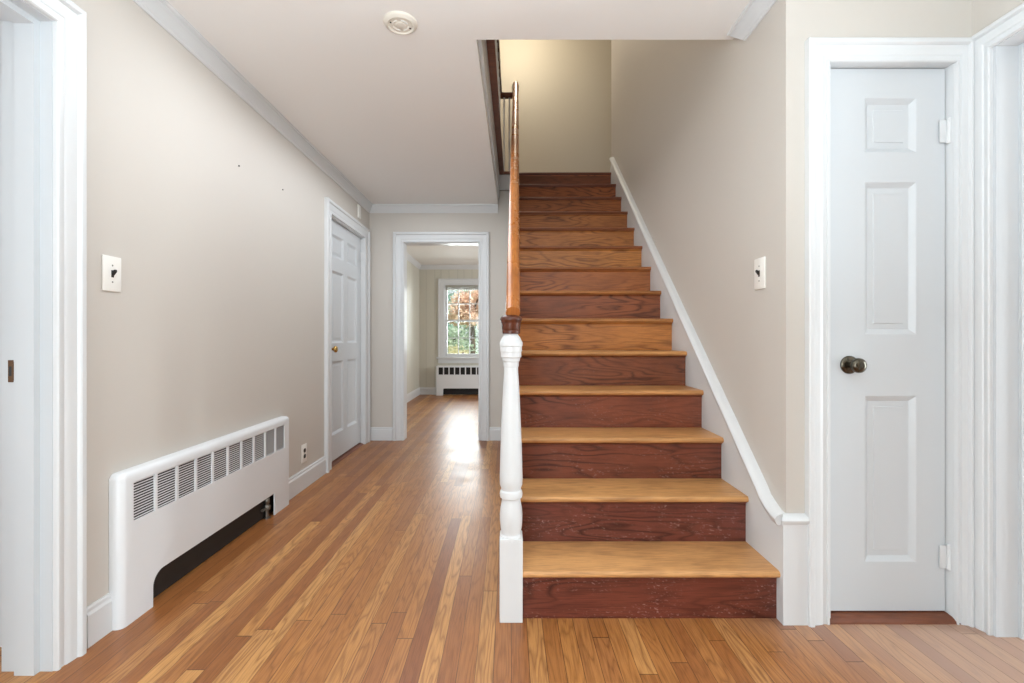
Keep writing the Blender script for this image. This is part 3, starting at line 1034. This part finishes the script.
sd = tag(empty('smoke_detector', (-.472, 2.045, CEIL)), 'round off-white smoke detector on the hall ceiling', 'smoke detector')
m = MB(); m.lathe([(.073, 0), (.073, -.004), (.071, -.008), (.066, -.011), (.062, -.015), (.056, -.017), (.052, -.015), (.050, -.012), (.020, -.012), (.002, -.012)], seg=40)
m.build('housing', M['cream'], sd, smooth=40)
m = MB()
for k in range(4):
    t0 = k * PI / 2 + .25
    ptsr = []
    for j in range(7):
        t = t0 + j * .18
        ptsr.append((.033 * math.cos(t), .033 * math.sin(t), -.0125))
    m.tube(ptsr, .0028, 8)
m.build('vent_ring', M['plastic'], sd, smooth=40)
m = MB(); m.lathe([(.024, -.011), (.024, -.0145), (.021, -.016), (.002, -.016)], seg=30)
m.build('test_button', M['cream'], sd, smooth=40)
for t in (.5, 3.6):
    m = MB(); m.lathe([(.004, -.011), (.004, -.0135), (.002, -.014)], (.043 * math.cos(t), .043 * math.sin(t), 0), 10)
    m.build('vent_hole', M['dark_cavity'], sd)

# ------------------------------------------------------------ far window
wn = struct(empty('window_1', (0, YF, 0)), 'white double-hung window with small panes in the far room', 'window')
x0, x1, z0, z1 = WIN
m = MB()
m.sweep([(x0, 0, z0), (x0, 0, z1), (x1, 0, z1), (x1, 0, z0)],
        [((-1, 0, 0), (0, -1, 0)), ((-1, 0, 1), (0, -1, 0)), ((1, 0, 1), (0, -1, 0)), ((1, 0, 0), (0, -1, 0))],
        [(0, 0), (0, .014), (.02, .018), (.08, .02), (.085, .026), (.10, .026), (.10, 0)])
m.build('window_casing', M['white'], wn, smooth=30)
m = MB(); m.box(x0 - .13, x1 + .13, -.055, .05, z0 - .03, z0, .006); m.box(x0 - .10, x1 + .10, -.02, 0, z0 - .11, z0 - .03, .004)
m.build('window_sill', M['white'], wn)
m = MB(); m.box(x0, x0 + .02, 0, .13, z0, z1); m.box(x1 - .02, x1, 0, .13, z0, z1); m.box(x0 + .02, x1 - .02, 0, .13, z1 - .02, z1); m.box(x0 + .02, x1 - .02, 0, .13, z0, z0 + .012)
m.build('window_frame', M['white'], wn)
zm = 1.385
for (za, zb, yy) in ((z0 + .012, zm + .02, .045), (zm - .02, z1 - .02, .085)):
    m = MB()
    xa, xb = x0 + .02, x1 - .02
    s = .042
    m.box(xa, xa + s, yy, yy + .035, za, zb); m.box(xb - s, xb, yy, yy + .035, za, zb)
    m.box(xa + s, xb - s, yy, yy + .035, za, za + .05 if za < 1 else za + .035); m.box(xa + s, xb - s, yy, yy + .035, zb - .035, zb)
    gx0, gx1 = xa + s, xb - s
    for k in (1, 2):
        xx = gx0 + (gx1 - gx0) * k / 3
        m.box(xx - .008, xx + .008, yy + .006, yy + .029, za + .03, zb - .03)
    zz = (za + zb) / 2
    m.box(gx0, gx1, yy + .007, yy + .028, zz - .008, zz + .008)
    sash = m.build('sash', M['white'], wn)
    m = MB(); m.box(gx0, gx1, yy + .015, yy + .019, za + .03, zb - .03)
    m.build('pane', M['glass'], sash)
bl = tag(empty('window_blind', (-.85, YF, 1.96)), 'raised venetian blind bunched at the top of the far window', 'blind')
m = MB(); m.box(-.345, .345, .004, .040, .066, .088, .002)
m.build('head_rail', M['blind'], bl)
m = MB()
for k in range(12): m.box(-.34, .34, .006, .036, .016 + k * .0042, .018 + k * .0042)
m.build('slat_stack', M['blind'], bl)
m = MB(); m.box(-.34, .34, .006, .036, .0, .013, .003)
m.build('bottom_rail', M['blind'], bl)
m = MB(); m.tube([(.28, .002, .07), (.281, .0, -.6), (.28, -.002, -1.2)], .0018, 6); m.lathe([(.002, -1.2), (.006, -1.215), (.008, -1.245), (.002, -1.25)], (.28, -.002, 0), 10)
m.build('pull_cord', M['cream'], bl)

# ------------------------------------------------------------ garden behind the window
m = MB(); m.box(-22, 22, 9.2, 45, -.5, -.35)
struct(m.build('ground', M['lawn']), 'lawn outside the far window', 'lawn')
random.seed(7)


def tree(name, loc, label, mat, rad, zc, n, leaf, trunk_h, cat='tree', grp='trees and shrubs outside the far window'):
    root = tag(empty(name, loc), label, cat, grp)
    m = MB()
    blobs = [(Vector((random.uniform(-.6, .6) * rad[0], random.uniform(-.6, .6) * rad[1], zc + random.uniform(-.6, .6) * rad[2])), random.uniform(.35, .6)) for _ in range(14)]
    for _ in range(n):
        c, s = random.choice(blobs)
        d = Vector((random.gauss(0, 1), random.gauss(0, 1), random.gauss(0, 1))).normalized() * random.random() ** .4
        p = c + Vector((d.x * rad[0] * s, d.y * rad[1] * s, d.z * rad[2] * s))
        u = Vector((random.gauss(0, 1), random.gauss(0, 1), random.gauss(0, .6))).normalized()
        q = u.cross(Vector((random.gauss(0, 1), random.gauss(0, 1), random.gauss(0, 1)))).normalized()
        l = leaf * random.uniform(.6, 1.3)
        vs = [m.bm.verts.new(p + u * l), m.bm.verts.new(p + q * l * .55), m.bm.verts.new(p - u * l), m.bm.verts.new(p - q * l * .55)]
        m.bm.faces.new(vs)
    cr = m.build('foliage', mat, root)
    m = MB()
    m.tube([(0, 0, 0), (.03, .02, trunk_h * .5), (.0, .0, trunk_h)], .05 + .02 * trunk_h, 10)
    for k in range(5):
        t = k * 1.3
        m.tube([(0, 0, trunk_h * .85), (rad[0] * .3 * math.cos(t), rad[1] * .3 * math.sin(t), zc), (rad[0] * .6 * math.cos(t), rad[1] * .6 * math.sin(t), zc + rad[2] * .4)], .03, 6)
    m.build('trunk', M['bark'], root)
    return root


LG = leaf_mat('green_leaves', rgb(150, 172, 152), rgb(196, 208, 188))
LO = leaf_mat('orange_leaves', rgb(226, 190, 168), rgb(242, 222, 206))
LY = leaf_mat('yellow_green_leaves', rgb(188, 188, 150), rgb(222, 212, 178))
LT = leaf_mat('blue_green_needles', rgb(140, 176, 166), rgb(184, 208, 196))
G0 = -.35
tree('tree', (-1.30, 16.5, G0), 'orange autumn tree outside the upper panes of the far window', LO, (1.0, .9, .8), 2.55, 2600, .07, 1.9)
tree('tree', (-3.3, 18.5, G0), 'blue-green tree behind the left upper panes of the far window', LT, (1.4, 1.2, 1.7), 2.6, 2600, .09, 1.6)
tree('tree', (-1.2, 20.5, G0), 'pale green tree standing behind the orange one', LG, (2.2, 1.2, 1.6), 2.0, 3000, .09, 1.4)
tree('shrub', (-2.05, 14.0, G0), 'dull green shrub outside the middle panes of the far window', LG, (1.0, .6, .55), 1.30, 2200, .055, .9, 'shrub')
tree('shrub', (-1.45, 12.6, G0), 'yellowish shrub low outside the bottom panes of the far window', LY, (.9, .5, .42), .85, 1800, .05, .6, 'shrub')
